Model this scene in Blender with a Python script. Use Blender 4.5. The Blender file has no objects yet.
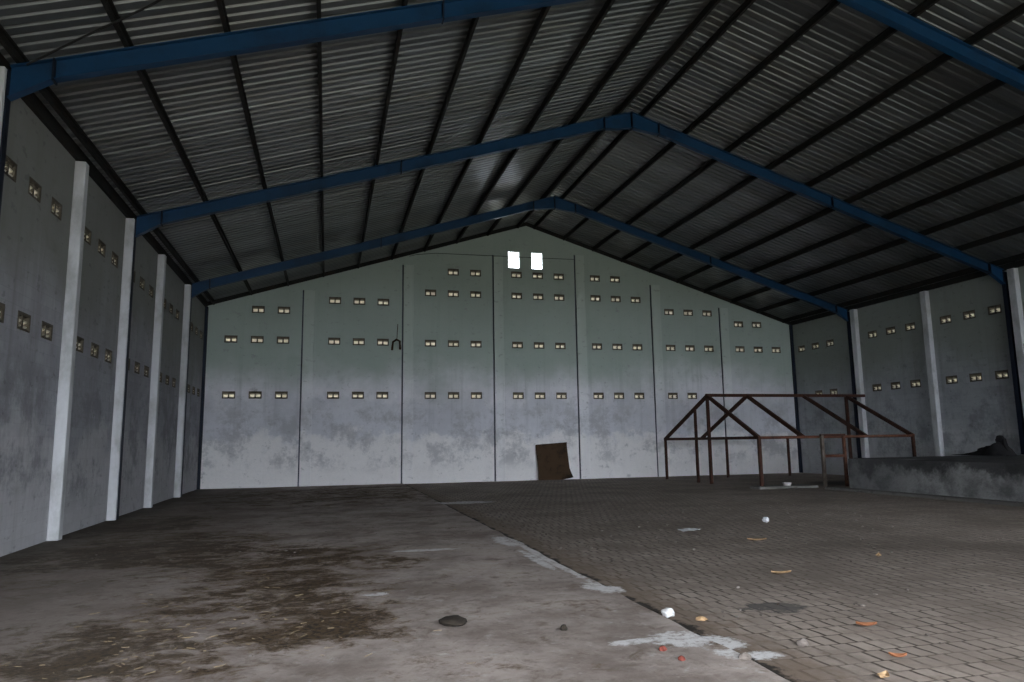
import bpy, bmesh, math, random
from mathutils import Vector, Matrix
from mathutils import noise as mnoise

random.seed(7)
scn = bpy.context.scene
COL = scn.collection
PI = math.pi

# ---------------------------------------------------------------- dimensions (metres)
XL, XR, D = -4.68, 21.5, 29.26          # inner faces of left, right and gable wall
YF = -3.5                               # front of the building, behind the camera
XM, ZP, SL = 8.336, 11.05, 0.3129       # ridge line, purlin underside at ridge, roof slope
EAVE = 6.95
WT = 0.15                               # wall thickness
FRAMES = [25.2, 17.95, 10.97]
PILLARS = [24.8, 21.1, 17.55, 14.3, 10.56]   # near faces
DOCK_X, DOCK_Y, DOCK_Z = 15.52, 18.85, 0.96


def roof(x):
    return ZP - SL * abs(x - XM)


# ---------------------------------------------------------------- object helpers
def link(name, me, mats, parent=None):
    o = bpy.data.objects.new(name, me)
    COL.objects.link(o)
    for m in (mats if isinstance(mats, (list, tuple)) else [mats]):
        if m is not None:
            me.materials.append(m)
    if parent is not None:
        o.parent = parent
    return o


def obj(name, bm, mats, parent=None, smooth=False):
    me = bpy.data.meshes.new(name)
    bmesh.ops.recalc_face_normals(bm, faces=bm.faces)
    if smooth:
        for f in bm.faces:
            f.smooth = True
    bm.to_mesh(me)
    bm.free()
    return link(name, me, mats, parent)


def tag(o, label=None, cat=None, group=None, kind=None):
    if label: o['label'] = label
    if cat: o['category'] = cat
    if group: o['group'] = group
    if kind: o['kind'] = kind
    return o


def empty(name, loc, label, cat, group=None):
    o = bpy.data.objects.new(name, None)
    COL.objects.link(o)
    o.location = loc
    o.empty_display_size = 0.2
    return tag(o, label, cat, group)


def box(bm, x0, x1, y0, y1, z0, z1, mi=0, bev=0.0):
    r = bmesh.ops.create_cube(bm, size=1.0)
    for v in r['verts']:
        v.co = Vector((x0 + (v.co.x + .5) * (x1 - x0), y0 + (v.co.y + .5) * (y1 - y0), z0 + (v.co.z + .5) * (z1 - z0)))
    fs = {f for v in r['verts'] for f in v.link_faces}
    for f in fs: f.material_index = mi
    if bev:
        es = list({e for v in r['verts'] for e in v.link_edges})
        bmesh.ops.bevel(bm, geom=es, offset=bev, segments=1, affect='EDGES')


def prism(bm, poly, axis, a, b, mi=0):
    """polygon given in the two other axes, swept along axis from a to b"""
    def P(p, t):
        if axis == 'y': return (p[0], t, p[1])
        if axis == 'x': return (t, p[0], p[1])
        return (p[0], p[1], t)
    va = [bm.verts.new(P(p, a)) for p in poly]
    vb = [bm.verts.new(P(p, b)) for p in poly]
    fs = [bm.faces.new(va), bm.faces.new(vb[::-1])]
    n = len(poly)
    for i in range(n):
        fs.append(bm.faces.new((va[i], vb[i], vb[(i + 1) % n], va[(i + 1) % n])))
    for f in fs: f.material_index = mi


def profile_bar(bm, p, q, poly, up=Vector((0, 0, 1))):
    """polygon section swept from p to q"""
    p, q = Vector(p), Vector(q)
    d = (q - p).normalized()
    if abs(d.dot(up)) > .98: up = Vector((0, 1, 0))
    s = d.cross(up).normalized()
    u = s.cross(d)
    va = [bm.verts.new(p + s * a + u * b) for a, b in poly]
    vb = [bm.verts.new(q + s * a + u * b) for a, b in poly]
    bm.faces.new(va[::-1]); bm.faces.new(vb)
    n = len(poly)
    for i in range(n):
        bm.faces.new((va[i], va[(i + 1) % n], vb[(i + 1) % n], vb[i]))


def hsec(w, h, t=.012):
    w /= 2; h /= 2; k = t / 2
    return [(-w, -h), (w, -h), (w, -h + t), (k, -h + t), (k, h - t), (w, h - t), (w, h), (-w, h), (-w, h - t), (-k, h - t), (-k, -h + t), (-w, -h + t)]


def chamf(w, h, c=.006):
    w /= 2; h /= 2
    return [(-w + c, -h), (w - c, -h), (w, -h + c), (w, h - c), (w - c, h), (-w + c, h), (-w, h - c), (-w, -h + c)]


def tube(bm, pts, r, n=8):
    pts = [Vector(p) for p in pts]
    rings = []
    for i, p in enumerate(pts):
        d = (pts[min(i + 1, len(pts) - 1)] - pts[max(i - 1, 0)]).normalized()
        up = Vector((0, 0, 1)) if abs(d.z) < .95 else Vector((0, 1, 0))
        s = d.cross(up).normalized(); u = s.cross(d)
        rings.append([bm.verts.new(p + (s * math.cos(a) + u * math.sin(a)) * r) for a in [2 * PI * k / n for k in range(n)]])
    for a, b in zip(rings, rings[1:]):
        for k in range(n):
            bm.faces.new((a[k], a[(k + 1) % n], b[(k + 1) % n], b[k]))
    bm.faces.new(rings[0][::-1]); bm.faces.new(rings[-1])


# ---------------------------------------------------------------- material helpers
class NT:
    def __init__(self, name):
        self.m = bpy.data.materials.new(name)
        self.m.use_nodes = True
        self.t = self.m.node_tree
        self.b = self.t.nodes['Principled BSDF']
        self.co = self.n('ShaderNodeTexCoord').outputs['Object']
        self.sep = None

    def n(self, typ, **kw):
        nd = self.t.nodes.new(typ)
        for k, v in kw.items(): setattr(nd, k, v)
        return nd

    def set(self, sock, v):
        if isinstance(v, bpy.types.NodeSocket): self.t.links.new(v, sock)
        elif v is not None:
            if isinstance(v, tuple) and len(v) == 3 and sock.type == 'RGBA': v = (*v, 1)
            sock.default_value = v

    def xyz(self):
        if self.sep is None:
            self.sep = self.n('ShaderNodeSeparateXYZ')
            self.set(self.sep.inputs[0], self.co)
        return self.sep.outputs

    def map(self, scale=(1, 1, 1), loc=(0, 0, 0), rot=(0, 0, 0)):
        m = self.n('ShaderNodeMapping')
        self.set(m.inputs['Vector'], self.co)
        m.inputs['Scale'].default_value = scale
        m.inputs['Location'].default_value = loc
        m.inputs['Rotation'].default_value = rot
        return m.outputs[0]

    def noise(self, scale, detail=6, rough=.6, vec=None, dist=0.0):
        nd = self.n('ShaderNodeTexNoise')
        self.set(nd.inputs['Vector'], vec if vec is not None else self.co)
        nd.inputs['Scale'].default_value = scale
        nd.inputs['Detail'].default_value = detail
        nd.inputs['Roughness'].default_value = rough
        nd.inputs['Distortion'].default_value = dist
        return nd.outputs[0]

    def ramp(self, fac, a, b, va=0.0, vb=1.0):
        nd = self.n('ShaderNodeMapRange', interpolation_type='SMOOTHSTEP')
        self.set(nd.inputs[0], fac)
        for i, v in ((1, a), (2, b), (3, va), (4, vb)): nd.inputs[i].default_value = v
        return nd.outputs[0]

    def math(self, op, a, b=None, c=None):
        nd = self.n('ShaderNodeMath', operation=op)
        self.set(nd.inputs[0], a)
        if b is not None: self.set(nd.inputs[1], b)
        if c is not None: self.set(nd.inputs[2], c)
        return nd.outputs[0]

    def mix(self, fac, a, b, blend='MIX'):
        nd = self.n('ShaderNodeMix', data_type='RGBA', blend_type=blend)
        self.set(nd.inputs[0], fac)
        self.set(nd.inputs[6], a)
        self.set(nd.inputs[7], b)
        return nd.outputs[2]

    def bump(self, h, strength=.3, dist=.02):
        nd = self.n('ShaderNodeBump')
        self.set(nd.inputs['Height'], h)
        nd.inputs['Strength'].default_value = strength
        nd.inputs['Distance'].default_value = dist
        self.set(self.b.inputs['Normal'], nd.outputs[0])

    def done(self, color, rough=.9, metal=0.0, spec=.3):
        self.set(self.b.inputs['Base Color'], color)
        self.set(self.b.inputs['Roughness'], rough)
        self.set(self.b.inputs['Metallic'], metal)
        self.b.inputs['Specular IOR Level'].default_value = spec
        return self.m


def wall_mat(name, base, dark, green, streak_axis, greenamt=1.0, lime=0.0, scab=.75):
    t = NT(name)
    big = t.noise(.35, 5, .6)
    mid = t.noise(1.3, 8, .7, dist=.4)
    fine = t.noise(14, 5, .6)
    sv = {'x': (3.5, .3, .12), 'y': (.3, 3.5, .12)}[streak_axis]
    streak = t.noise(1.0, 6, .65, vec=t.map(scale=sv))
    c = t.mix(t.ramp(big, .35, .65), base, tuple(v * .8 for v in base))
    c = t.mix(t.math('MULTIPLY', t.ramp(streak, .50, .72), .5), c, dark)
    c = t.mix(t.math('MULTIPLY', t.ramp(mid, .55, .72), .6), c, dark)
    c = t.mix(t.math('MULTIPLY', t.ramp(t.noise(2.6, 8, .75, vec=t.map(loc=(6, 2, 8))), .56, .70), .45), c, tuple(min(1, v * 1.25) for v in base))
    # block courses showing faintly through the render, limewashed foot
    cb = t.n('ShaderNodeCombineXYZ')
    t.set(cb.inputs[0], t.xyz()[0 if streak_axis == 'x' else 1]); t.set(cb.inputs[1], t.xyz()[2])
    br = t.n('ShaderNodeTexBrick'); t.set(br.inputs['Vector'], cb.outputs[0])
    br.inputs['Scale'].default_value = 1; br.inputs['Brick Width'].default_value = .4; br.inputs['Row Height'].default_value = .2
    br.inputs['Mortar Size'].default_value = .006; br.inputs['Color1'].default_value = (.45, .45, .45, 1); br.inputs['Color2'].default_value = (.58, .58, .58, 1); br.inputs['Mortar'].default_value = (.42, .42, .42, 1)
    c = t.mix(.55, c, br.outputs[0], 'OVERLAY')
    # algae on the upper courses, fading out unevenly downwards
    z = t.xyz()[2]
    zz = t.math('ADD', z, t.math('MULTIPLY', t.math('SUBTRACT', big, .5), 3.0))
    c = t.mix(t.math('MULTIPLY', t.ramp(zz, 3.4, 5.2), greenamt), c, green)
    # limewashed foot of the wall
    zl = t.math('ADD', t.xyz()[2], t.math('MULTIPLY', t.math('SUBTRACT', t.noise(.8, 6, .7, vec=t.map(loc=(2, 9, 1))), .5), 3.0))
    c = t.mix(t.math('MULTIPLY', t.ramp(zl, 2.2, 1.4), lime), c, (.90, .875, .85))
    c = t.mix(t.math('MULTIPLY', t.math('MULTIPLY', t.ramp(zl, 1.8, 2.0), t.ramp(zl, 3.6, 3.1)), lime * .35), c, (.40, .43, .50))
    # damp patches between 1 and 3 m
    zone = t.math('MULTIPLY', t.ramp(z, .3, 1.0), t.ramp(z, 3.6, 2.6))
    pat = t.noise(.9, 7, .75, vec=t.map(loc=(3.1, 7.7, 1.2)))
    c = t.mix(t.math('MULTIPLY', t.math('MULTIPLY', zone, t.ramp(pat, .46, .62)), .7), c, tuple(v * .45 for v in base))
    # small black scabs
    sc = t.noise(4.0, 3, .55, vec=t.map(scale=(1, 1, 1.6), loc=(9, 4, 2)))
    c = t.mix(t.math('MULTIPLY', t.ramp(sc, .62, .70), scab), c, (.05, .05, .05))
    sc2 = t.noise(1.9, 8, .72, vec=t.map(loc=(1, 14, 5)))
    c = t.mix(t.math('MULTIPLY', t.ramp(sc2, .60, .70), .6), c, tuple(v * .35 for v in base))
    c = t.mix(t.math('MULTIPLY', fine, .35), c, tuple(v * .6 for v in base))
    t.bump(t.math('ADD', fine, mid), .25, .02)
    return t.done(c, .95, 0, .15)


M = {}
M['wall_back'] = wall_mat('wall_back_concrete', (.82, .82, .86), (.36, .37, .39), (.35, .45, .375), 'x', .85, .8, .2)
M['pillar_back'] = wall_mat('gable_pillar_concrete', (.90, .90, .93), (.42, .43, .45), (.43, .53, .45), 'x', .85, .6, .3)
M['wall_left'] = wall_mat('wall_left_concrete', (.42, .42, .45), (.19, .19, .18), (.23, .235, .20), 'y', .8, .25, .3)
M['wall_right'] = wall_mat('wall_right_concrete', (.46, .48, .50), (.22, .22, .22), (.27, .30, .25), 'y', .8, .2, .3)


def simple(name, base, dark, scale=3.0, rough=.85, metal=0.0, lo=.45, hi=.7, bump=.2, spec=.3, stretch=(1, 1, 1)):
    t = NT(name)
    n = t.noise(scale, 7, .65, vec=t.map(scale=stretch))
    f = t.noise(scale * 9, 4, .6)
    c = t.mix(t.ramp(n, lo, hi), base, dark)
    c = t.mix(t.math('MULTIPLY', f, .35), c, tuple(v * .6 for v in base))
    if bump: t.bump(t.math('ADD', n, f), bump, .01)
    return t.done(c, rough, metal, spec)


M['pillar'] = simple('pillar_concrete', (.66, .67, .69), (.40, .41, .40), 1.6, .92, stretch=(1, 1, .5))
M['joint'] = simple('joint_shadow_gap', (.10, .11, .14), (.06, .06, .07), 2)
M['blue'] = simple('blue_painted_steel', (.006, .050, .125), (.006, .030, .075), 1.2, .5, spec=.4, bump=.05)
M['bluedark'] = simple('dark_blue_painted_steel', (.007, .013, .030), (.010, .012, .018), 1.2, .6, spec=.3, bump=.05)
M['purlin'] = simple('dark_purlin_steel', (.022, .023, .022), (.035, .026, .02), 2, .75, spec=.2)
M['rust'] = simple('rusted_steel', (.06, .024, .015), (.022, .012, .009), 5, .9, bump=.4)
M['rustlight'] = simple('rusted_steel_bright', (.13, .052, .03), (.05, .022, .015), 5, .9, bump=.4)
M['rustplate'] = simple('rusty_plate', (.062, .037, .020), (.012, .010, .008), 2.2, .85, bump=.5, spec=.2)
M['ventdark'] = simple('vent_stained_concrete', (.11, .095, .072), (.05, .042, .032), 6)
M['ventslat'] = simple('vent_pale_slat', (.74, .69, .58), (.50, .45, .34), 8, lo=.55, hi=.8)
M['kerb'] = simple('kerb_concrete', (.20, .19, .175), (.10, .095, .085), 3)
M['greypost'] = simple('dusty_steel', (.15, .12, .10), (.07, .05, .04), 5)
M['black'] = simple('black_sacking', (.012, .012, .013), (.025, .023, .022), 6, .95, bump=.6)
M['pale'] = simple('pale_stone', (.68, .67, .66), (.45, .44, .42), 12)
M['paper'] = simple('white_paper', (.75, .75, .78), (.6, .6, .6), 8, bump=0)
M['leaf'] = simple('dry_orange_leaf', (.42, .17, .08), (.28, .11, .055), 14, .7)
M['leafpale'] = simple('dry_tan_leaf', (.50, .33, .18), (.34, .20, .10), 14, .7)
M['red'] = simple('red_brick_crumb', (.20, .05, .035), (.12, .035, .03), 14)
M['mud'] = simple('dry_mud', (.035, .027, .02), (.018, .014, .011), 9, .95, bump=.7)
M['straw'] = simple('straw', (.24, .175, .105), (.12, .085, .05), 9, .9, bump=0)
M['grit'] = simple('grit', (.20, .17, .15), (.07, .055, .045), 1.5, .9, bump=0)
M['cable'] = simple('black_cable', (.02, .02, .02), (.03, .03, .03), 4, .7, bump=0)
M['white'] = simple('white_window_frame', (.7, .7, .7), (.5, .5, .5), 6)

# roof sheets
t = NT('oxidised_roof_sheet')
sheet = t.n('ShaderNodeTexNoise', noise_dimensions='1D')
t.set(sheet.inputs['W'], t.math('FLOOR', t.math('DIVIDE', t.xyz()[1], .8)))
sheet.inputs['Scale'].default_value = 3.7
nz = t.noise(.8, 6, .6, vec=t.map(scale=(.5, 2, 1)))
c = t.mix(t.ramp(sheet.outputs[0], .3, .7), (.11, .118, .122), (.19, .20, .203))
c = t.mix(t.ramp(nz, .4, .75), c, (.13, .13, .12))
M['sheet'] = t.done(c, .36, .5, .4)

# concrete slab on the left: worn, with dark mud and straw, pale plaster spills
t = NT('worn_concrete_floor')
X, Y, Z = t.xyz()


def ell(t, X, Y, x, y, rx, ry, lo=.4, hi=1.3):
    dx = t.math('DIVIDE', t.math('SUBTRACT', X, x), rx)
    dy = t.math('DIVIDE', t.math('SUBTRACT', Y, y), ry)
    r = t.math('SQRT', t.math('ADD', t.math('MULTIPLY', dx, dx), t.math('MULTIPLY', dy, dy)))
    return t.ramp(r, hi, lo)


def addmax(t, l):
    o = l[0]
    for k in l[1:]: o = t.math('MAXIMUM', o, k)
    return o


n1 = t.noise(.7, 8, .68)
n2 = t.noise(3.2, 8, .7, dist=.6)
n3 = t.noise(22, 4, .6)
c = t.mix(t.ramp(n1, .38, .64), (.44, .375, .34), (.23, .188, .165))
c = t.mix(t.math('MULTIPLY', t.ramp(t.noise(11, 7, .75, vec=t.map(loc=(5, 5, 0))), .5, .68), .45), c, (.17, .13, .105))
c = t.mix(t.math('MULTIPLY', t.ramp(n2, .52, .70), .8), c, (.14, .105, .08))
c = t.mix(t.math('MULTIPLY', t.ramp(t.noise(5, 6, .7, vec=t.map(loc=(4, 1, 0))), .57, .70), .45), c, (.56, .53, .51))
mud = addmax(t, [ell(t, X, Y, -2.6, 12.4, 2.2, 2.6), ell(t, X, Y, -1.0, 11.0, 1.9, 1.9), ell(t, X, Y, -.6, 8.6, 1.4, 2.0),
                 ell(t, X, Y, -.2, 7.0, 1.5, 1.1), ell(t, X, Y, -1.6, 6.4, 1.3, 1.3), ell(t, X, Y, -3.6, 16.5, 1.6, 2.5), ell(t, X, Y, .6, 10.2, .9, .8),
                 t.math('MULTIPLY', ell(t, X, Y, 1, 24, 9, 5), .75)])
mudn = t.math('ADD', t.math('MULTIPLY', t.noise(1.1, 8, .7, dist=.4, vec=t.map(loc=(2.2, 5.1, 0), scale=(.9, 1.2, 1))), .5), t.math('MULTIPLY', t.noise(4.5, 9, .78, dist=.5, vec=t.map(loc=(7, 2, 0), scale=(.9, 1.1, 1))), .5))
mraw = t.math('ADD', t.math('MULTIPLY', t.math('SUBTRACT', mudn, .5), 2.2), t.math('MULTIPLY', mud, .30))
mm = t.ramp(mraw, .22, .36)
c = t.mix(t.math('MULTIPLY', t.ramp(mraw, .10, .28), .7), c, (.145, .098, .06))
c = t.mix(t.math('MULTIPLY', mm, .88), c, t.mix(t.ramp(n3, .35, .6), (.026, .020, .015), (.10, .066, .036)))
c = t.mix(t.math('MULTIPLY', t.ramp(t.math('ADD', X, t.math('MULTIPLY', n1, 5)), 2.2, -1.2), .6), c, (.14, .12, .10))  # weaker light towards the left wall, painted in as darker brown
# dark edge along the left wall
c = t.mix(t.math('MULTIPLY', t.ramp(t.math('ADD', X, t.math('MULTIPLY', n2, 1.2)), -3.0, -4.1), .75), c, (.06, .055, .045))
pl = addmax(t, [ell(t, X, Y, 2.80, 5.45, .36, .36), ell(t, X, Y, 3.0, 4.98, .25, .2), ell(t, X, Y, 2.95, 7.6, .28, .42), ell(t, X, Y, 2.85, 11.5, .26, .9), ell(t, X, Y, 2.95, 9.6, .12, 2.4),
                ell(t, X, Y, 3.6, 19.4, 1.1, .6), ell(t, X, Y, 1.5, 10.95, .75, .16), ell(t, X, Y, 2.4, 5.5, .3, .12), ell(t, X, Y, 2.8, 9.6, .12, 1.2), ell(t, X, Y, .55, 8.0, .2, .12)])
pln = t.math('ADD', t.math('MULTIPLY', t.noise(6, 9, .78, vec=t.map(loc=(1, 3, 0))), .6), t.math('MULTIPLY', t.noise(30, 6, .75, vec=t.map(scale=(.7, 1.4, 1))), .4))
pm = t.ramp(t.math('ADD', pln, t.math('MULTIPLY', pl, .30)), .69, .82)
PLASTER = (.74, .72, .72)
c = t.mix(t.math('MULTIPLY', pm, .9), c, PLASTER)
h = t.math('ADD', t.math('MULTIPLY', n2, 1.2), t.math('ADD', t.math('MULTIPLY', n3, .5), t.math('MULTIPLY', mm, .7)))
t.bump(h, .55, .03)
M['floor'] = t.done(c, .93, 0, .15)

# pavers on the right
t = NT('concrete_pavers')
X, Y, Z = t.xyz()
cmb = t.n('ShaderNodeCombineXYZ')
t.set(cmb.inputs[0], X); t.set(cmb.inputs[1], t.math('MULTIPLY', Y, 2.0))
wob = t.n('ShaderNodeVectorMath', operation='MULTIPLY_ADD')
nn = t.n('ShaderNodeTexNoise'); t.set(nn.inputs['Vector'], t.co); nn.inputs['Scale'].default_value = 3.0
t.set(wob.inputs[0], nn.outputs['Color']); wob.inputs[1].default_value = (.06, .06, 0); t.set(wob.inputs[2], cmb.outputs[0])
bt = t.n('ShaderNodeTexBrick')
t.set(bt.inputs['Vector'], wob.outputs[0])
bt.inputs['Scale'].default_value = 1.0
bt.inputs['Brick Width'].default_value = .155
bt.inputs['Row Height'].default_value = .46
bt.inputs['Mortar Size'].default_value = .016
bt.offset = .3
bt.inputs['Mortar Smooth'].default_value = .3
bt.inputs['Color1'].default_value = (.47, .39, .335, 1)
bt.inputs['Color2'].default_value = (.35, .285, .245, 1)
bt.inputs['Mortar'].default_value = (.06, .045, .035, 1)
n1 = t.noise(.6, 8, .66)
n2 = t.noise(4, 7, .7)
n3 = t.noise(26, 4, .6)
c = t.mix(t.math('MULTIPLY', t.ramp(n1, .38, .68), .6), t.mix(t.math('MULTIPLY', t.ramp(t.noise(2.6, 8, .75), .42, .60), .85), bt.outputs[0], (.315, .26, .222)), (.15, .122, .10))
c = t.mix(t.math('MULTIPLY', t.ramp(n2, .56, .72), .5), c, (.13, .09, .065))
c = t.mix(t.math('MULTIPLY', n3, .3), c, (.16, .14, .12))
# earth lying over the joints next to the slab and a dark oil spot
edge = t.ramp(t.math('ADD', X, t.math('MULTIPLY', t.math('SUBTRACT', n2, .5), 1.6)), 3.7, 3.1)
c = t.mix(t.math('MULTIPLY', edge, .8), c, (.19, .14, .105))
c = t.mix(t.ramp(t.math('ADD', X, t.math('MULTIPLY', t.math('SUBTRACT', n2, .5), .5)), 3.12, 3.04), c, (.035, .03, .025))
c = t.mix(t.math('MULTIPLY', ell(t, X, Y, 18.0, 21.6, 1.6, 1.7), .85), c, (.03, .03, .03))  # shade beyond the dock end, painted in as a dark ellipse
oil = t.ramp(t.math('ADD', n2, t.math('MULTIPLY', ell(t, X, Y, 4.2, 6.25, .42, .3), .4)), .74, .86)
c = t.mix(t.math('MULTIPLY', oil, .75), c, (.06, .06, .06))
pl = addmax(t, [ell(t, X, Y, 3.1, 5.35, .22, .3), ell(t, X, Y, 3.2, 4.95, .2, .16), ell(t, X, Y, 3.05, 7.55, .18, .3), ell(t, X, Y, 3.6, 19.4, 1.2, .6), ell(t, X, Y, 3.0, 11.4, .12, .8)])
pm = t.ramp(t.math('ADD', t.math('ADD', t.math('MULTIPLY', t.noise(6, 9, .78, vec=t.map(loc=(1, 3, 0))), .6), t.math('MULTIPLY', t.noise(30, 6, .75, vec=t.map(scale=(.7, 1.4, 1))), .4)), t.math('MULTIPLY', pl, .30)), .69, .82)
c = t.mix(t.math('MULTIPLY', pm, .9), c, PLASTER)
hh = t.math('ADD', t.math('MULTIPLY', t.math('SUBTRACT', 1.0, bt.outputs['Fac']), 1.0), t.math('MULTIPLY', n3, .35))
t.bump(hh, .7, .02)
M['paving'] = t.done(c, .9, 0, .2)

# dock concrete: sooty upper band, paler patches low down
t = NT('dock_concrete')
X, Y, Z = t.xyz()
n2 = t.noise(1.6, 8, .7); n3 = t.noise(14, 4, .6)
c = t.mix(t.ramp(n2, .38, .66), (.36, .36, .355), (.17, .17, .17))
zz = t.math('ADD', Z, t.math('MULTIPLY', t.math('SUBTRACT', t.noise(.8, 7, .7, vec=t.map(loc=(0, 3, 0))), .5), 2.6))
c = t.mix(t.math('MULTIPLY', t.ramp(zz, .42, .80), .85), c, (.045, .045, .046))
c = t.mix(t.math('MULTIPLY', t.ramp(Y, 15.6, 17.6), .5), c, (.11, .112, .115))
t.bump(t.math('ADD', n2, n3), .6, .04)
M['dock'] = t.done(c, .95, 0, .15)

t = NT('yard_ground')
n1 = t.noise(.5, 7, .65)
M['ground'] = t.done(t.mix(t.ramp(n1, .35, .65), (.26, .25, .22), (.16, .16, .12)), .95, 0, .1)

t = NT('clear_window_glass')
tr = t.n('ShaderNodeBsdfTransparent'); gl = t.n('ShaderNodeBsdfGlossy'); gl.inputs['Roughness'].default_value = .05
mx = t.n('ShaderNodeMixShader'); mx.inputs[0].default_value = .06
t.t.links.new(tr.outputs[0], mx.inputs[1]); t.t.links.new(gl.outputs[0], mx.inputs[2])
t.t.links.new(mx.outputs[0], t.t.nodes['Material Output'].inputs['Surface'])
M['glass'] = t.m

# ---------------------------------------------------------------- walls with real openings
VW, VH = .46, .27


def clip(poly, f):
    out = []
    n = len(poly)
    for i in range(n):
        a, b = poly[i], poly[(i + 1) % n]
        fa, fb = f(a), f(b)
        if fa >= 0: out.append(a)
        if (fa >= 0) != (fb >= 0):
            k = fa / (fa - fb)
            out.append((a[0] + (b[0] - a[0]) * k, a[1] + (b[1] - a[1]) * k))
    return out


def wall(name, P, u0, u1, v0, v1, holes, grooves, mats, top=None, thick=WT):
    """P(u, v, depth) -> world point; holes go right through, grooves are 0.1 m deep"""
    us = sorted({u0, u1, *[h[0] for h in holes], *[h[1] for h in holes], *[g[0] for g in grooves], *[g[1] for g in grooves], *( [XM] if top else [])})
    vs = sorted({v0, v1, *[h[2] for h in holes], *[h[3] for h in holes], *[g[2] for g in grooves], *[g[3] for g in grooves]})
    us = [u for u in us if u0 <= u <= u1]; vs = [v for v in vs if v0 <= v <= v1]
    bm = bmesh.new()

    def face(pts, d, mi):
        if top:
            pts = clip(pts, lambda p: ZP + .02 - SL * (p[0] - XM) - p[1])
            if len(pts) >= 3: pts = clip(pts, lambda p: ZP + .02 + SL * (p[0] - XM) - p[1])
        if len(pts) < 3: return
        f = bm.faces.new([bm.verts.new(P(p[0], p[1], d)) for p in pts]); f.material_index = mi
    for a, b in zip(us, us[1:]):
        for c_, d_ in zip(vs, vs[1:]):
            um, vm = (a + b) / 2, (c_ + d_) / 2
            if any(h[0] < um < h[1] and h[2] < vm < h[3] for h in holes): continue
            q = [(a, c_), (b, c_), (b, d_), (a, d_)]
            face(q, thick, 0)
            if any(g[0] < um < g[1] and g[2] < vm < g[3] for g in grooves):
                face(q, .1, 1)
            else:
                face(q, 0, 0)
    for g in grooves + [(*h, 1) for h in holes]:
        dd = thick if len(g) == 5 else .1
        mi = 0 if len(g) == 5 else 1
        for (p, q) in (((g[0], g[2]), (g[0], g[3])), ((g[1], g[2]), (g[1], g[3])), ((g[0], g[2]), (g[1], g[2])), ((g[0], g[3]), (g[1], g[3]))):
            f = bm.faces.new([bm.verts.new(P(*p, 0)), bm.verts.new(P(*q, 0)), bm.verts.new(P(*q, dd)), bm.verts.new(P(*p, dd))])
            f.material_index = mi
    bmesh.ops.remove_doubles(bm, verts=bm.verts, dist=1e-5)
    return tag(obj(name, bm, mats), kind='structure')


S = .97
BACK = {1: (-2.74, [(3.555, (0, 1, 2)), (5.735, (0, 1, 2)), (6.94, (1, 2))]),
        2: (1.17, [(3.555, (0, 1, 2)), (5.735, (0, 1, 2)), (7.41, (0, 1, 2))]),
        3: (5.07, [(3.555, (0, 1, 2)), (5.735, (0, 1, 2)), (7.88, (0, 1, 2)), (8.82, (1, 2))]),
        4: (8.83, [(3.555, (0, 1, 2)), (5.735, (0, 1, 2)), (7.89, (0, 1, 2)), (8.83, (0, 1, 2))]),
        5: (12.48, [(3.56, (0, 1, 2)), (5.745, (0, 1, 2)), (7.92, (0, 1, 2)), (8.83, (0, 1))]),
        6: (16.06, [(3.565, (0, 1)), (5.75, (0, 1, 2)), (7.41, (0, 1, 2))]),
        7: (19.62, [(5.755, (0, 1, 2)), (6.94, (0, 1))])}
ORD = ['first', 'second', 'third', 'fourth', 'fifth', 'sixth', 'seventh', 'eighth', 'ninth', 'tenth']
COLN = ['left', 'middle', 'right']
ROWN = ['bottom', 'second', 'third', 'top']
vents = []      # (wall, u, v, label)
for b, (cx, rows) in BACK.items():
    for ri, (z, cols) in enumerate(rows):
        rn = {0: 'lowest', len(rows) - 1: 'highest'}.get(ri, ORD[ri] + ' lowest')
        if b == 7: rn = ['lower', 'upper'][ri]
        for k in cols:
            cn = COLN[k] if len(cols) == 3 else (['left', 'right'][cols.index(k)])
            vents.append(('back', cx + (k - 1) * S, z, f'slotted vent, {cn} one in {rn} row, {ORD[b-1]} panel of gable wall from left'))
LEFTC = [(27.55, 'panel of left wall touching the gable wall'), (23.15, 'second panel of left wall from gable wall'), (19.62, 'third panel of left wall from gable wall'),
         (16.2, 'fourth panel of left wall from gable wall'), (12.63, 'left wall panel nearest the camera')]
for cy, pn in LEFTC:
    for z, rn in ((3.59, 'lower'), (5.76, 'upper')):
        for k in range(3):
            vents.append(('left', cy + (k - 1) * .96, z, f'slotted vent, {["near", "middle", "far"][k]} one in {rn} row, {pn}'))
RIGHTC = [(27.62, 'panel of right wall touching the gable wall'), (23.1, 'second panel of right wall from gable wall'), (19.52, 'right wall panel above the dark heap')]
for cy, pn in RIGHTC:
    for z, rn in ((3.57, 'lower'), (5.745, 'upper')):
        for k in range(3):
            if cy == 27.62 and z < 4 and k == 2: continue
            vents.append(('right', cy + (k - 1) * .98, z, f'slotted vent, {["near", "middle", "far"][k]} one in {rn} row, {pn}'))


def vhole(u, v):
    return (u - VW / 2, u + VW / 2, v - VH / 2, v + VH / 2)


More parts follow.
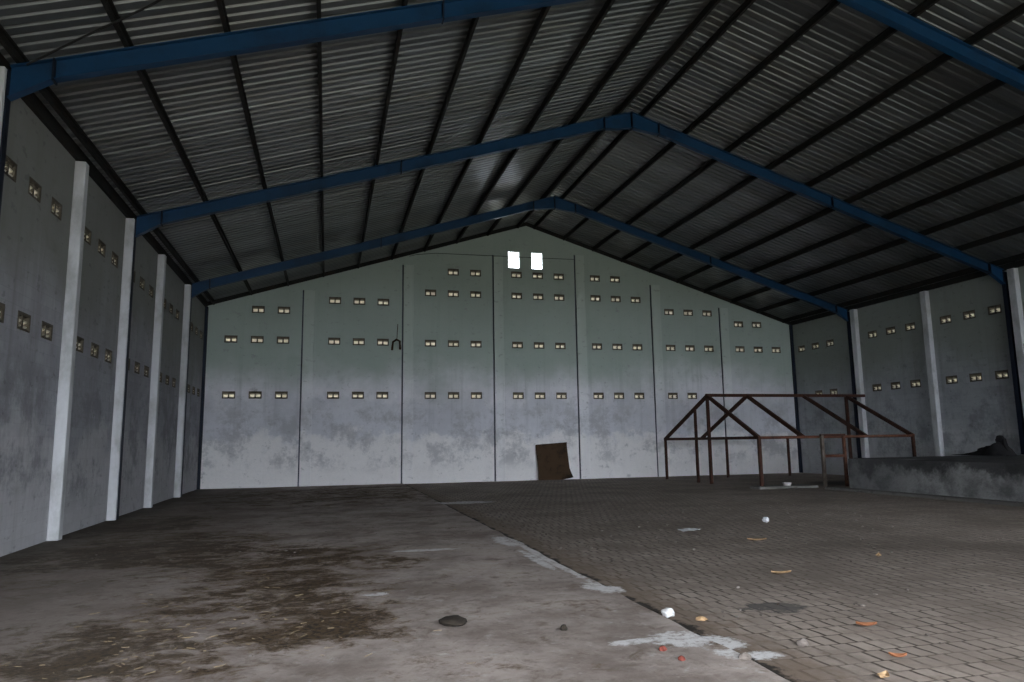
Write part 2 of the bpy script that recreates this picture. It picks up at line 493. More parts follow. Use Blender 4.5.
JOINTS = [(-1.05, 7.79), (2.93, 9.03), (6.80, 9.66), (10.55, 9.86), (14.19, 8.64), (17.65, 7.69)]
WINS = [(7.49, 8.035), (8.55, 9.085)]
WZ = (9.12, 9.89)
whole = [(a, b, *WZ) for a, b in WINS]
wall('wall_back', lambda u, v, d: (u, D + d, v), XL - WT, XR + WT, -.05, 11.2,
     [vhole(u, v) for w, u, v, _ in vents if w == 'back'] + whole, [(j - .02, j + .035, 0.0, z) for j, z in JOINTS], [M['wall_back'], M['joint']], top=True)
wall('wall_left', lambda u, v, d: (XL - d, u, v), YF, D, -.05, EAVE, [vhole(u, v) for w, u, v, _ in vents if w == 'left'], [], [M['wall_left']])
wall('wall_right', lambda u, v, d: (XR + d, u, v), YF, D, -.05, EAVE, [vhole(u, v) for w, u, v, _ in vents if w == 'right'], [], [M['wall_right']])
# front wall behind the camera with two door openings, right one widened for light
wall('wall_front', lambda u, v, d: (u, YF - d, v), XL - WT, XR + WT, -.05, 11.2, [(-4.3, 9.0, -.05, 5.6), (10.75, 21.3, -.05, 6.2)], [], [M['wall_right']], top=True)

bm = bmesh.new(); box(bm, 9.5, 10.7, YF - .05, 6.8, -.05, 5.6)  # unseen wall added to cast the dark band over the pavers
tag(obj('wall_shadow_caster', bm, M['wall_right']), kind='structure')

# vent blocks
bm = bmesh.new()
w, h_, t_ = VW / 2 - .003, VH / 2 - .003, .03
d1 = WT
box(bm, -w, w, .0, d1, h_ - t_, h_); box(bm, -w, w, .0, d1, -h_, -h_ + t_)
box(bm, -w, -w + t_, .0, d1, -h_ + t_, h_ - t_); box(bm, w - t_, w, .0, d1, -h_ + t_, h_ - t_)
for q in ((-w - .010, w + .010, h_ - .012, h_ + .010), (-w - .010, w + .010, -h_ - .010, -h_ + .012), (-w - .010, -w + .014, -h_ + .012, h_ - .012), (w - .014, w + .010, -h_ + .012, h_ - .012)):
    box(bm, q[0], q[1], -.012, -.002, q[2], q[3])
box(bm, -.022, .022, .012, d1 - .012, -h_ + t_, h_ - t_)
for za, zb, mi in ((.103, .045, 0), (.03, -.03, 1), (-.052, -.103, 1)):
    for a, b in ((-w + t_, -.022), (.022, w - t_)):
        prism(bm, [(.025, za), (.025, za - .02), (.14, zb - .02), (.14, zb)], 'x', a, b, mi)
vme = bpy.data.meshes.new('vent_block')
bmesh.ops.recalc_face_normals(bm, faces=bm.faces)
bm.to_mesh(vme); bm.free()
vme.materials.append(M['ventdark']); vme.materials.append(M['ventslat'])
for wl, u, v, lab in vents:
    o = bpy.data.objects.new('vent_block', vme)
    COL.objects.link(o)
    if wl == 'back': o.location = (u, D, v)
    elif wl == 'left': o.location = (XL, u, v); o.rotation_euler.z = PI / 2
    else: o.location = (XR, u, v); o.rotation_euler.z = -PI / 2
    tag(o, lab, 'vent', f'vents in the {"gable" if wl == "back" else wl} wall')

# gable windows
for i, (a, b) in enumerate(WINS):
    bm = bmesh.new()
    z0, z1 = WZ
    for q in ((a, a + .03, z0, z1), (b - .03, b, z0, z1), (a + .03, b - .03, z0, z0 + .03), (a + .03, b - .03, z1 - .03, z1)):
        box(bm, q[0], q[1], D + .04, D + .1, q[2], q[3])
    wf = tag(obj(f'window_{i+1}', bm, M['white']), kind='structure')
    bm = bmesh.new(); box(bm, a + .03, b - .03, D + .066, D + .072, z0 + .03, z1 - .03)
    obj('pane', bm, M['glass'], wf)

# ---------------------------------------------------------------- floor, ground, roof
def slab(name, x0, x1, y0, y1, z, mat, step=.25, amp=.0, edge=None):
    bm = bmesh.new()
    nx, ny = max(1, int((x1 - x0) / step)), max(1, int((y1 - y0) / step))
    g = []
    for j in range(ny + 1):
        row = []
        for i in range(nx + 1):
            x, y = x0 + (x1 - x0) * i / nx, y0 + (y1 - y0) * j / ny
            zz = z + (mnoise.noise((x * .6, y * .6, 3.0)) * amp if amp else 0)
            if edge == 'right' and i == nx: x += .05 * mnoise.noise((0, y * 1.7, 1))
            row.append(bm.verts.new((x, y, zz)))
        g.append(row)
    for j in range(ny):
        for i in range(nx):
            bm.faces.new((g[j][i], g[j][i + 1], g[j + 1][i + 1], g[j + 1][i]))
    if edge == 'right':
        low = [bm.verts.new((r[-1].co.x + .01, r[-1].co.y, -.06)) for r in g]
        for j in range(ny):
            bm.faces.new((g[j][-1], low[j], low[j + 1], g[j + 1][-1]))
    return tag(obj(name, bm, mat, smooth=False), kind='structure')


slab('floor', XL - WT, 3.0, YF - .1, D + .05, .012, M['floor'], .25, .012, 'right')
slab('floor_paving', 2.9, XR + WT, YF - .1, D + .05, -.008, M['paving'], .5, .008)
bm = bmesh.new()
for (x0, x1, y0, y1) in ((-60, 80, -70, YF - .1), (-60, 80, D + .05, 90), (-60, XL - WT, YF - .1, D + .05), (XR + WT, 80, YF - .1, D + .05)):
    bm.faces.new([bm.verts.new(p) for p in ((x0, y0, -.05), (x1, y0, -.05), (x1, y1, -.05), (x0, y1, -.05))])
tag(obj('ground', bm, M['ground']), kind='structure')

PITCH = .22
for side, sg in (('left', -1), ('right', 1)):
    bm = bmesh.new()
    prof = []
    kr = 0
    y = YF - .4
    while y < D + .4:
        prof += [(y, 0.0), (y + .14, 0.0), (y + .155, .034 if kr % 4 else .05), (y + .20, .034 if kr % 4 else .05)]
        kr += 1
        y += PITCH
    ex = (XL - .45) if sg < 0 else (XR + .45)
    prev = None
    for (py, dz) in prof:
        a = bm.verts.new((ex, py, roof(ex) + .19 + dz)); b = bm.verts.new((XM, py, ZP + .19 + dz))
        if prev: bm.faces.new((prev[0], a, b, prev[1]))
        prev = (a, b)
    o = obj(f'ceiling_{side}', bm, M['sheet']); tag(o, kind='structure')
    so = o.modifiers.new('thickness', 'SOLIDIFY'); so.thickness = .004; so.offset = 1
bm = bmesh.new()
prism(bm, [(XM - .35, ZP + .14), (XM, ZP + .25), (XM + .35, ZP + .14), (XM + .35, ZP + .155), (XM, ZP + .265), (XM - .35, ZP + .155)], 'y', YF - .4, D + .4)
for v in bm.verts: v.co.z += .10
tag(obj('trim_1', bm, M['sheet']), kind='structure')
# dark eave beams on the wall heads and dark edge angles under the gable sheets
for i, (x0, x1) in enumerate(((XL - WT, XL + .07), (XR - .07, XR + WT))):
    bm = bmesh.new()
    xi = x1 if i == 0 else x0
    xo = x0 if i == 0 else x1
    prism(bm, [(xo, EAVE), (xi, EAVE), (xi, roof(xi) + .185), (xo, roof(xo) + .185)], 'y', YF, D)
    tag(obj(f'trim_{i+2}', bm, M['purlin']), kind='structure')
for i, (ya, yb) in enumerate(((D - .05, D + WT), (YF - WT, YF + .05))):
    bm = bmesh.new()
    for sg in (-1, 1):
        e = XL if sg < 0 else XR
        prism(bm, [(e, roof(e) + .02), (XM, ZP + .02), (XM, ZP + .185), (e, roof(e) + .185)], 'y', ya, yb)
    tag(obj(f'trim_{i+4}', bm, M['purlin']), kind='structure')

# purlins
for side, sg in (('left', -1), ('right', 1)):
    for k in range(10):
        hx = .37 + 1.3727 * k
        x = XM + sg * hx
        zb = roof(x)
        bm = bmesh.new()
        a = -sg * .031
        sec = [(x - a, zb), (x + a, zb), (x + a, zb + .03), (x + a * .84, zb + .03), (x + a * .84, zb + .012), (x - a * .84, zb + .012), (x - a * .84, zb + .168), (x + a * .84, zb + .168),
               (x + a * .84, zb + .15), (x + a, zb + .15), (x + a, zb + .18), (x - a, zb + .18)]
        prism(bm, sec, 'y', YF, D + .02)
        o = obj('roof_purlin', bm, M['purlin'])
        lab = f'dark steel purlin under the {side} roof slope, ' + ('nearest the ridge' if k == 0 else ('just above the side wall' if k == 9 else f'{ORD[k]} one down from the ridge'))
        tag(o, lab, 'purlin', f'purlins of the {side} roof slope')

# ---------------------------------------------------------------- pillars
for i, y in enumerate(PILLARS):
    wl = ['first', 'second', 'third', 'fourth', 'fifth'][i]
    ya, yb = (y, y + .2) if i % 2 else ([24.98, 0, 17.79, 0, 10.79][i], [25.11, 0, 17.865, 0, 10.88][i])
    bm = bmesh.new(); box(bm, XL + .002, XL + .19, ya, yb, 0, EAVE - .02, bev=.012)
    tag(obj('concrete_pillar', bm, M['pillar']), f'pale concrete pillar on the left wall, {wl} one counted from the gable wall', 'pillar', 'pillars of the left wall', 'thing')
for i, y in enumerate(PILLARS[:4]):
    wl = ['first', 'second', 'third', 'fourth'][i]
    bm = bmesh.new(); box(bm, XR - .2, XR - .002, y, y + .25, DOCK_Z + .022 if y < DOCK_Y else 0, EAVE - .02, bev=.012)
    tag(obj('concrete_pillar', bm, M['pillar']), f'pale concrete pillar on the right wall, {wl} one counted from the gable wall', 'pillar', 'pillars of the right wall', 'thing')
for i, (j, z) in enumerate(JOINTS):
    bm = bmesh.new(); box(bm, j + .036, j + .46, D - .05, D - .002, 0, z, bev=.01)
    tag(obj('concrete_pillar', bm, M['pillar_back']), f'flat concrete pillar on the gable wall, {ORD[i]} one from its left end', 'pillar', 'pillars of the gable wall', 'thing')
for nm, xa, xb in (('left', XL + .002, XL + .11), ('right', XR - .12, XR - .002)):
    bm = bmesh.new(); box(bm, xa, xb, D - .12, D - .002, 0, EAVE + .02, bev=.006)
    tag(obj('corner_post', bm, M['bluedark']), f'thin dark blue steel post in the {nm} rear corner', 'post', 'steel corner posts', 'thing')

# ---------------------------------------------------------------- portal frames
FL = ['blue steel portal frame nearest the gable wall', 'blue steel portal frame in the middle of the hall', 'blue steel portal frame nearest the camera, crossing the top of the view']
for fi, y in enumerate(FRAMES):
    root = empty('portal_frame', (XM, y, 0), FL[fi], 'roof frame', 'blue portal frames')
    root['kind'] = 'thing'
    inv = Matrix.Translation((-XM, -y, 0))
    FW, TT = .075, .014

    def part(name, bm, mat):
        bm.transform(inv)
        return obj(name, bm, mat, root)
    for sg in (-1, 1):
        e = XL if sg < 0 else XR
        ci = e - sg * .2            # inner face of column
        co_ = e - sg * .012
        z0 = DOCK_Z + .022 if (sg > 0 and y < DOCK_Y) else .02
        # column: web and flanges
        bm = bmesh.new()
        ztop = roof(co_) - .04
        wx = sorted((ci, co_))
        box(bm, wx[0], wx[1], y - .006, y + .006, z0, ztop)
        for xx in (ci, co_):
            xs = sorted((xx, xx - (TT if xx > (ci + co_) / 2 else -TT)))
            box(bm, xs[0], xs[1], y - FW, y + FW - .01, z0, ztop)
        box(bm, wx[0], wx[1], y - .07, y + .1, z0, z0 + .02)
        part('column', bm, M['bluedark'])

        def dep(x, top=False):
            L = roof(x)
            if top: return L - .03
            a = abs(x - XM)
            if a < .85: return L - .36 - .16 * (1 - a / .85) ** .8
            far = abs(e - XM)
            q = far - a
            if q < .75: return L - .34 - .24 * (1 - q / .75)
            return L - .34
        # rafter between apex haunch and eave haunch; three pieces of one swept I section
        def ibeam(bm, xs):
            for a, b in zip(xs, xs[1:]):
                ta, tb, ba, bb = dep(a, True), dep(b, True), dep(a), dep(b)
                prism(bm, [(a, ba), (b, bb), (b, tb), (a, ta)], 'y', y - .005, y + .005)
                prism(bm, [(a, ba), (b, bb), (b, bb + TT), (a, ba + TT)], 'y', y - FW, y + FW)
                prism(bm, [(a, ta - TT), (b, tb - TT), (b, tb), (a, ta)], 'y', y - FW, y + FW)
        xa, xe = XM + sg * .85, e - sg * .75
        bm = bmesh.new(); ibeam(bm, [xa, xe]); part('rafter', bm, M['blue'])
        bm = bmesh.new(); ibeam(bm, [XM + sg * .012, XM + sg * .3, XM + sg * .58, xa]); part('apex_haunch', bm, M['blue'])
        bm = bmesh.new(); ibeam(bm, [xe, e - sg * .2]); part('eave_haunch', bm, M['blue'])
        # bolted splice plates
        for xx in (xa, xe, XM + sg * 6.6):
            bm = bmesh.new()
            box(bm, xx - .012, xx + .012, y - FW - .012, y + FW + .012, dep(xx) - .03, dep(xx, True) + .0)
            part('splice_plate', bm, M['bluedark'])
    bm = bmesh.new()
    box(bm, XM - .014, XM + .014, y - FW - .012, y + FW + .012, dep(XM) - .04, ZP - .035)
    part('apex_plate', bm, M['bluedark'])

# thin cable and bracket on the gable wall, brace rod by the near frame
bm = bmesh.new()
tube(bm, [(3.2, D - .07, 9.40), (3.5, D - .03, 9.50), (4.3, D - .066, 9.59), (6.7, D - .066, 9.61), (8.9, D - .066, 9.62), (10.5, D - .066, 9.64)], .012, 6)
tag(obj('gable_cable', bm, M['cable']), 'thin cable strung level across the top of the gable wall', 'cable')
bm = bmesh.new()
tube(bm, [(2.52, D - .004, 5.42), (2.52, D - .06, 5.52), (2.54, D - .10, 5.74), (2.68, D - .12, 5.84), (2.82, D - .10, 5.78), (2.84, D - .06, 5.52), (2.84, D - .004, 5.46)], .045, 8)
tube(bm, [(2.70, D - .11, 5.84), (2.72, D - .03, 6.2), (2.74, D - .004, 6.5)], .015, 6)
tag(obj('wall_bracket', bm, M['rustplate']), 'small dark arched bracket on the gable wall beside the second joint', 'bracket')
bm = bmesh.new()
tube(bm, [(-4.25, 10.86, 7.02), (-3.5, 10.46, 7.27), (-2.5, 9.9, 7.56), (-1.2, 9.1, 7.97), (.4, 8.2, 8.46)], .016, 6)
nf = [o for o in bpy.data.objects if o.get('label') == FL[2]][0]
bm.transform(Matrix.Translation((-XM, -FRAMES[2], 0)))
obj('brace_rod', bm, M['cable'], nf)['label'] = 'thin dark brace rod'

# ---------------------------------------------------------------- loading dock
bm = bmesh.new()
nx, ny, nz = 12, 60, 5
def dj(x, y, z):
    n = mnoise.noise((x * 1.3, y * 1.3, z * 2.0)) * .02
    return n
grid = {}
y0d = YF + .02
def dv(i, j, k):
    if (i, j, k) not in grid:
        x = DOCK_X + (XR - .004 - DOCK_X) * i / nx; yy = y0d + (DOCK_Y - y0d) * j / ny; z = -.02 + (DOCK_Z + .02) * k / nz
        if i == 0: x += dj(x, yy, z) + (.02 if k == nz else 0)
        if k == nz: z += dj(x, yy, 5) - (.02 if i == 0 else 0)
        if j == ny: yy += dj(x, yy, z)
        grid[i, j, k] = bm.verts.new((x, yy, z))
    return grid[i, j, k]
for j in range(ny):
    for k in range(nz):
        bm.faces.new((dv(0, j, k), dv(0, j + 1, k), dv(0, j + 1, k + 1), dv(0, j, k + 1)))
    for i in range(nx):
        bm.faces.new((dv(i, j, nz), dv(i + 1, j, nz), dv(i + 1, j + 1, nz), dv(i, j + 1, nz)))
for i in range(nx):
    for k in range(nz):
        bm.faces.new((dv(i, ny, k), dv(i + 1, ny, k), dv(i + 1, ny, k + 1), dv(i, ny, k + 1)))
        bm.faces.new((dv(i, 0, k), dv(i + 1, 0, k), dv(i + 1, 0, k + 1), dv(i, 0, k + 1)))
tag(obj('loading_dock', bm, M['dock']), 'raised sooty concrete loading dock along the right wall', 'platform', None, 'thing')
bm = bmesh.new()
prism(bm, [(DOCK_X - .34, -.02), (DOCK_X - .03, -.02), (DOCK_X - .03, .07), (DOCK_X - .31, .07), (DOCK_X - .34, .045)], 'y', YF + .1, DOCK_Y + .7)
tag(obj('kerb_strip', bm, M['kerb']), 'low concrete kerb along the foot of the loading dock', 'kerb', None, 'thing')

# ---------------------------------------------------------------- rusty frame
XA = [13.5, 15.15, 17.6, 19.5]
YB, YA, YR = 20.4, 27.0, 23.5
ZE, ZR = 1.63, 3.2
root = empty('truss_frame', (16.5, 23.7, 0), 'rusty welded steel frame of posts and roof trusses standing between gable wall and dock', 'steel frame')
inv2 = Matrix.Translation((-16.5, -23.7, 0))


def bar(name, p, q, w=.1, h=.1, mat='rust', lab=None):
    bm = bmesh.new()
    profile_bar(bm, p, q, chamf(w, h))
    bm.transform(inv2)
    o = obj(name, bm, M[mat], root)
    if lab: o['label'] = lab
    return o


bar('ridge_beam', (XA[0] - .05, YR, ZR), (20.35, YR, ZR), .1, .11)
bar('eave_rail', (XA[0] - .05, YA, ZE), (XA[3] + .05, YA, ZE), .09, .1)
bar('eave_rail', (XA[0] - .05, YB, ZE), (XA[3] + .05, YB, ZE), .08, .08, 'rustlight')
for i, x in enumerate(XA):
    bar('rafter', (x, YR, ZR - .02), (x, YB, ZE), .1, .12)
    if i < 2: bar('rafter', (x, YR, ZR - .02), (x, YA, ZE), .1, .12)
    bar('tie_beam', (x, YB, ZE - .005), (x, YA, ZE - .005), .1, .1)
for (x, y, mt) in ((XA[0], YA, 'rust'), (16.3, YA, 'rust'), (19.27, YA, 'rust'), (XA[3], YB, 'rust'), (16.62, YB - .1, 'rustlight')):
    bar('post', (x, y, 0), (x, y, ZE + .02), .09, .09, mt)
bar('post', (XA[0], YB, .09), (XA[0], YB, ZE + .02), .10, .10, 'rust')
bar('king_post', (XA[0], YR, 0), (XA[0], YR, ZR - .03), .10, .10)
bar('king_post', (XA[3], YR, 0), (XA[3], YR, ZR - .03), .10, .10)
zq = ZR + (ZE - ZR) * (24.45 - YR) / (YA - YR)
bar('post', (XA[0], 24.45, 0), (XA[0], 24.45, zq), .09, .09)
# small lower bay in front
bar('post', (15.78, YB - .1, 0), (15.78, YB - .1, ZE + .05), .1, .1, 'greypost', 'grey brown post')
bar('low_rail', (15.78, YB - .1, 1.0), (16.62, YB - .1, 1.0), .07, .09, 'rustlight')
bar('low_rail', (15.72, YB - .1, ZE + .05), (16.68, YB - .1, ZE + .05), .07, .07, 'rust')

# pale board and pot near the frame
bm = bmesh.new(); box(bm, 13.3, 15.35, 20.15, 20.8, .002, .085, bev=.012)
bmesh.ops.rotate(bm, verts=bm.verts, cent=(13.8, 20.3, 0), matrix=Matrix.Rotation(-.06, 3, 'Z'))
tag(obj('concrete_slab', bm, M['kerb']), 'flat pale slab on the floor under the near leg of the rusty frame', 'slab')


def lump(name, c, rx, ry, rz, mat, seed=0, rough=.25, sub=2, flat=True, parent=None):
    bm = bmesh.new()
    bmesh.ops.create_icosphere(bm, subdivisions=sub, radius=1)
    for v in bm.verts:
        n = 1 + rough * mnoise.noise(v.co * 1.6 + Vector((seed * 3.1, seed, 0)))
        v.co = Vector((v.co.x * rx * n, v.co.y * ry * n, max(v.co.z, -.5 if flat else -1) * rz * n))
    mz = min(v.co.z for v in bm.verts)
    for v in bm.verts: v.co.z -= mz
    o = obj(name, bm, mat, parent, smooth=sub > 2)
    o.location = c
    return o


bm = bmesh.new()
for k, (r0, r1, za, zb) in enumerate(((.10, .14, 0, .10),)):
    n = 20
    A = [bm.verts.new((r0 * math.cos(2 * PI * i / n), r0 * math.sin(2 * PI * i / n), za)) for i in range(n)]
    B = [bm.verts.new((r1 * math.cos(2 * PI * i / n), r1 * math.sin(2 * PI * i / n), zb)) for i in range(n)]
    Cc = [bm.verts.new(((r1 - .02) * math.cos(2 * PI * i / n), (r1 - .02) * math.sin(2 * PI * i / n), zb)) for i in range(n)]
    Dd = [bm.verts.new(((r0 - .01) * math.cos(2 * PI * i / n), (r0 - .01) * math.sin(2 * PI * i / n), .02)) for i in range(n)]
    for i in range(n):
        q = (i + 1) % n
        bm.faces.new((A[i], A[q], B[q], B[i])); bm.faces.new((B[i], B[q], Cc[q], Cc[i])); bm.faces.new((Cc[i], Cc[q], Dd[q], Dd[i]))
    bm.faces.new(A[::-1]); bm.faces.new(Dd)
o = tag(obj('bowl', bm, M['pale']), 'small white bowl on the pale slab under the rusty frame', 'bowl'); o.location = (14.35, 20.3, .086)

# ---------------------------------------------------------------- leaning plate
root = empty('leaning_plate', (9.3, D - .3, 0), 'dark rusty metal plate leaning against the gable wall', 'metal plate')
bm = bmesh.new()
NX, NZ = 14, 16
g = {}
for i in range(NX + 1):
    for k in range(NZ + 1):
        u, v = i / NX, k / NZ
        xl_ = -.71 + .02 * math.sin(5 * v)
        xr_ = (.66 + .08 * (1 - v) ** 2)
        x = xl_ + (xr_ - xl_) * u
        z = v * (1.46 + .09 * u)
        if u > .9 and v > .95: z += .0
        y = .26 * v - .02 + .03 * math.sin(6 * u + 2 * v)
        cu = max(0, u - .72) / .28 * max(0, .28 - v) / .28      # curled lower right corner
        y -= .28 * cu; z += .10 * cu
        g[i, k] = bm.verts.new((x, y, z))
for i in range(NX):
    for k in range(NZ):
        bm.faces.new((g[i, k], g[i + 1, k], g[i + 1, k + 1], g[i, k + 1]))
o = obj('sheet', bm, M['rustplate'], root)
so = o.modifiers.new('thickness', 'SOLIDIFY'); so.thickness = .02
bm = bmesh.new(); box(bm, -.72, .66, .205, .25, 1.40, 1.475)
bmesh.ops.rotate(bm, verts=bm.verts, cent=(-.72, 0, 1.43), matrix=Matrix.Rotation(-.062, 3, 'Y'))
obj('top_rim', bm, M['rustplate'], root)

# ---------------------------------------------------------------- heap on the dock
hp = empty('black_heap', (19.95, 17.9, DOCK_Z + .022), 'black heap of sacking with a knobbed lump, on the dock by the right wall', 'heap')
bm = bmesh.new()
NU, NV = 24, 10
pr = []
for i in range(NU + 1):
    u = i / NU
    yy = -.72 + 1.95 * u                     # towards the gable
    hh = (.40 * (1 - max(0, u - .2) / .8) ** 1.9 if u > .2 else .40 * math.sin(u / .2 * PI / 2)) * (1 + .3 * mnoise.noise((u * 9, 1, 1))) + .015
    row = []
    for k in range(NV + 1):
        a = PI * k / NV
        n = 1 + .22 * mnoise.noise((u * 5, math.cos(a) * 2, 3))
        row.append(bm.verts.new((.42 * math.cos(a) * (.5 + hh) * n, yy, hh * math.sin(a) * n)))
    pr.append(row)
for a, b in zip(pr, pr[1:]):
    for k in range(NV): bm.faces.new((a[k], a[k + 1], b[k + 1], b[k]))
bm.faces.new(pr[0]); bm.faces.new(pr[-1][::-1])
obj('sacking', bm, M['black'], hp, smooth=True)
o = lump('knob', (0, -.40, .36), .11, .13, .12, M['black'], 3, .35, 3, False, hp)
bm = bmesh.new(); profile_bar(bm, (0, -.62, .0), (0, -.5, .5), chamf(.12, .12, .02)); obj('stump', bm, M['black'], hp)
o = lump('rubble_lump', (20.6, 20.4 - 2.1, DOCK_Z + .03), .35, .55, .16, M['black'], 5, .4, 3)
tag(o, 'low black lump of rubble at the far end of the dock', 'rubble')

# ---------------------------------------------------------------- litter
def leaf(name, x, y, L, W, rz, mat, lab, z=.008):
    bm = bmesh.new()
    n = 9
    rows = []
    for i in range(n + 1):
        s = i / n
        wd = W * math.sin(PI * min(1, s * .96 + .02)) ** .8 * (1 - .3 * s)
        cz = .03 * (s - .5) ** 2 * 4 * .6 + .004
        rows.append([bm.verts.new(((s - .5) * L, q * wd / 2, cz + abs(q) * .016)) for q in (-1, -.5, 0, .5, 1)])
    for a, b in zip(rows, rows[1:]):
        for k in range(4): bm.faces.new((a[k], a[k + 1], b[k + 1], b[k]))
    o = obj(name, bm, mat)
    so = o.modifiers.new('thickness', 'SOLIDIFY'); so.thickness = .003
    o.location = (x, y, z); o.rotation_euler.z = rz
    return tag(o, lab, 'leaf', 'dry leaves on the pavers')


leaf('fallen_leaf', 4.47, 5.36, .17, .11, -.35, M['leaf'], 'large curled orange leaf on the pavers in the lower right')
leaf('fallen_leaf', 4.05, 4.56, .12, .085, -.5, M['leaf'], 'small red brown leaf on the pavers, lower right below the large orange leaf')
leaf('fallen_leaf', 3.62, 4.22, .12, .09, .5, M['leafpale'], 'pale tan leaf at the bottom edge, closest to the camera')
leaf('fallen_leaf', 6.60, 10.2, .30, .14, -.3, M['leafpale'], 'tan leaf on the pavers, farthest one, below the white ball')
leaf('fallen_leaf', 5.25, 7.65, .24, .12, -.2, M['leafpale'], 'long tan leaf on the pavers in mid floor above the oil spot')
leaf('fallen_leaf', 7.2, 8.3, .2, .09, .8, M['leafpale'], 'small brown leaf on the pavers near the right side')
bm = bmesh.new()
rows = []
for i in range(7):
    rows.append([bm.verts.new(((i / 6 - .5) * .34 + .03 * mnoise.noise((i, k, 0)), (k / 4 - .5) * .24, .012 + .05 * abs(mnoise.noise((i * .9, k * .9, 4))))) for k in range(5)])
for a, b in zip(rows, rows[1:]):
    for k in range(4): bm.faces.new((a[k], a[k + 1], b[k + 1], b[k]))
o = obj('paper_scrap', bm, M['paper']); o.location = (6.23, 11.7, 0); so = o.modifiers.new('thickness', 'SOLIDIFY'); so.thickness = .003
tag(o, 'crumpled white paper scrap flat on the pavers', 'paper')
tag(lump('crumpled_paper', (8.15, 12.26, .0), .055, .055, .055, M['paper'], 2, .5, 3, False), 'small crumpled white ball on the pavers, right of the paper scrap', 'paper')
tag(lump('mortar_lump', (3.06, 6.22, .0), .06, .05, .045, M['pale'], 1, .45, 3), 'white mortar lump at the edge between slab and pavers', 'stone')
tag(lump('mortar_lump', (3.27, 6.0, .0), .05, .05, .02, M['leafpale'], 4, .45, 3), 'small tan lump just right of the white mortar lump', 'stone')
tag(lump('brick_crumb', (2.50, 5.2, .014), .03, .03, .025, M['red'], 6, .3, 2), 'red brick crumb below the white plaster spill, left of the two', 'brick crumb')
tag(lump('brick_crumb', (2.52, 4.94, .014), .026, .028, .024, M['red'], 7, .3, 2), 'red brick crumb below the white plaster spill, right of the two', 'brick crumb')
tag(lump('stone', (3.63, 5.07, .0), .045, .04, .03, M['grit'], 8, .4, 2), 'small grey stone on the pavers right of the plaster spill', 'stone')
tag(lump('mud_clod', (1.11, 6.49, .018), .125, .12, .04, M['mud'], 9, .25, 3), 'flat dark round clod of mud on the concrete slab', 'mud')
tag(lump('stone', (2.98, 4.86, .0), .05, .04, .03, M['grit'], 11, .4, 2), 'dark grey stone at the lower tip of the plaster spill', 'stone')
tag(lump('stone', (1.98, 6.0, .012), .03, .03, .03, M['mud'], 12, .4, 2), 'tiny dark stone on the slab right of the mud clod', 'stone')

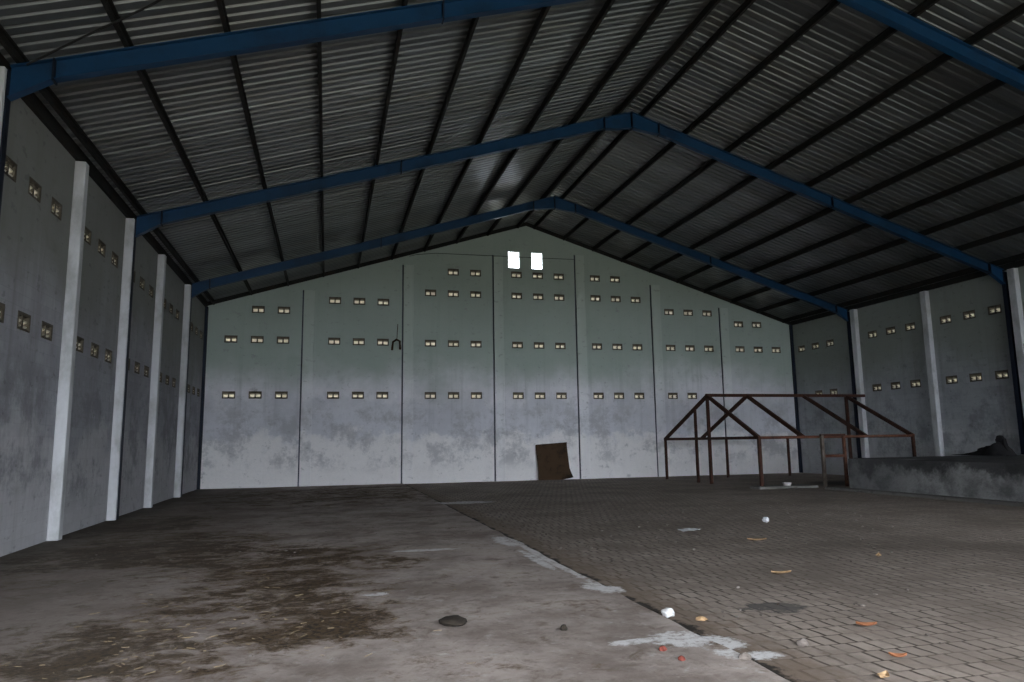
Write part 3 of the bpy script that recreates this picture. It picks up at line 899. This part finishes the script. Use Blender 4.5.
# loose grit and straw
bm = bmesh.new()
rr = random.Random(3)
for _ in range(420):
    if rr.random() < .55: x, y = rr.uniform(3.2, 12), rr.uniform(4.2, 16)
    else: x, y = rr.uniform(-3.5, 3), rr.uniform(4.8, 14)
    r = rr.uniform(.006, .02)
    if (9.2 < x < 11 and y < 7.1) or (x < 3 and y < 11): continue
    m_ = Matrix.Translation((x, y, .004 + (.01 if x < 3 else 0))) @ Matrix.Rotation(rr.random() * 6, 4, 'Z') @ Matrix.Diagonal((r * rr.uniform(1, 2), r, r * .7, 1))
    bmesh.ops.create_icosphere(bm, subdivisions=1, radius=1, matrix=m_)
tag(obj('grit', bm, M['grit']), 'loose grit and crumbs scattered over the floor', 'grit', None, 'stuff')
bm = bmesh.new()
for _ in range(300):
    a = rr.random()
    cx, cy, sx, sy = ((-.6, 7.2, .7, .9) if a < .5 else (-1.6, 6.0, .7, .7) if a < .8 else (-.9, 9.0, .8, 1.2))
    x, y = rr.gauss(cx, sx), rr.gauss(cy, sy)
    if not (-4 < x < 2.5 and y > 4.5): continue
    L = rr.uniform(.02, .09); an = rr.uniform(0, PI); w = rr.uniform(.001, .0026)
    p = Vector((x, y, .020 + rr.uniform(0, .012))); dd = Vector((math.cos(an), math.sin(an), rr.uniform(-.1, .1))) * L / 2
    profile_bar(bm, p - dd, p + dd, [(-w, -w), (w, -w), (0, w)])
tag(obj('straw', bm, M['straw']), 'scattered straw on the dirty concrete slab at lower left', 'straw', None, 'stuff')

# ---------------------------------------------------------------- sky
w = bpy.data.worlds.new('overcast_sky')
scn.world = w
w.use_nodes = True
nt = w.node_tree
bg = nt.nodes['Background']
tc = nt.nodes.new('ShaderNodeTexCoord'); sp = nt.nodes.new('ShaderNodeSeparateXYZ'); cr = nt.nodes.new('ShaderNodeValToRGB')
nt.links.new(tc.outputs['Generated'], sp.inputs[0]); nt.links.new(sp.outputs[2], cr.inputs[0]); nt.links.new(cr.outputs[0], bg.inputs[0])
cr.color_ramp.elements[0].position = 0.0; cr.color_ramp.elements[0].color = (.74, .80, .90, 1)
cr.color_ramp.elements[1].position = .6; cr.color_ramp.elements[1].color = (.92, .97, 1.0, 1)
bg.inputs[1].default_value = 14.0

# ---------------------------------------------------------------- camera
f_px, pitch, yaw, roll = 709.852, .1414, .2547, -.0144
cy, sy, cp, sp_ = math.cos(yaw), math.sin(yaw), math.cos(pitch), math.sin(pitch)
fw = Vector((sy * cp, cy * cp, sp_)); rt = Vector((cy, -sy, 0)); up = rt.cross(fw)
cr_, sr_ = math.cos(roll), math.sin(roll)
r2 = rt * cr_ + up * sr_; u2 = -rt * sr_ + up * cr_
cam = bpy.data.cameras.new('camera')
cam.sensor_width = 36; cam.lens = f_px / 1024 * 36; cam.clip_end = 300
co = bpy.data.objects.new('camera', cam)
COL.objects.link(co)
mt = Matrix((r2, u2, -fw)).transposed().to_4x4(); mt.translation = (0, 0, 1.6)
co.matrix_world = mt
scn.camera = co

scn.cycles.max_bounces = 10
scn.cycles.diffuse_bounces = 6
vs_ = scn.view_settings
vs_.view_transform = 'Standard'; vs_.look = 'None'; vs_.gamma = 1; vs_.use_curve_mapping = False
vs_.exposure = 0.0
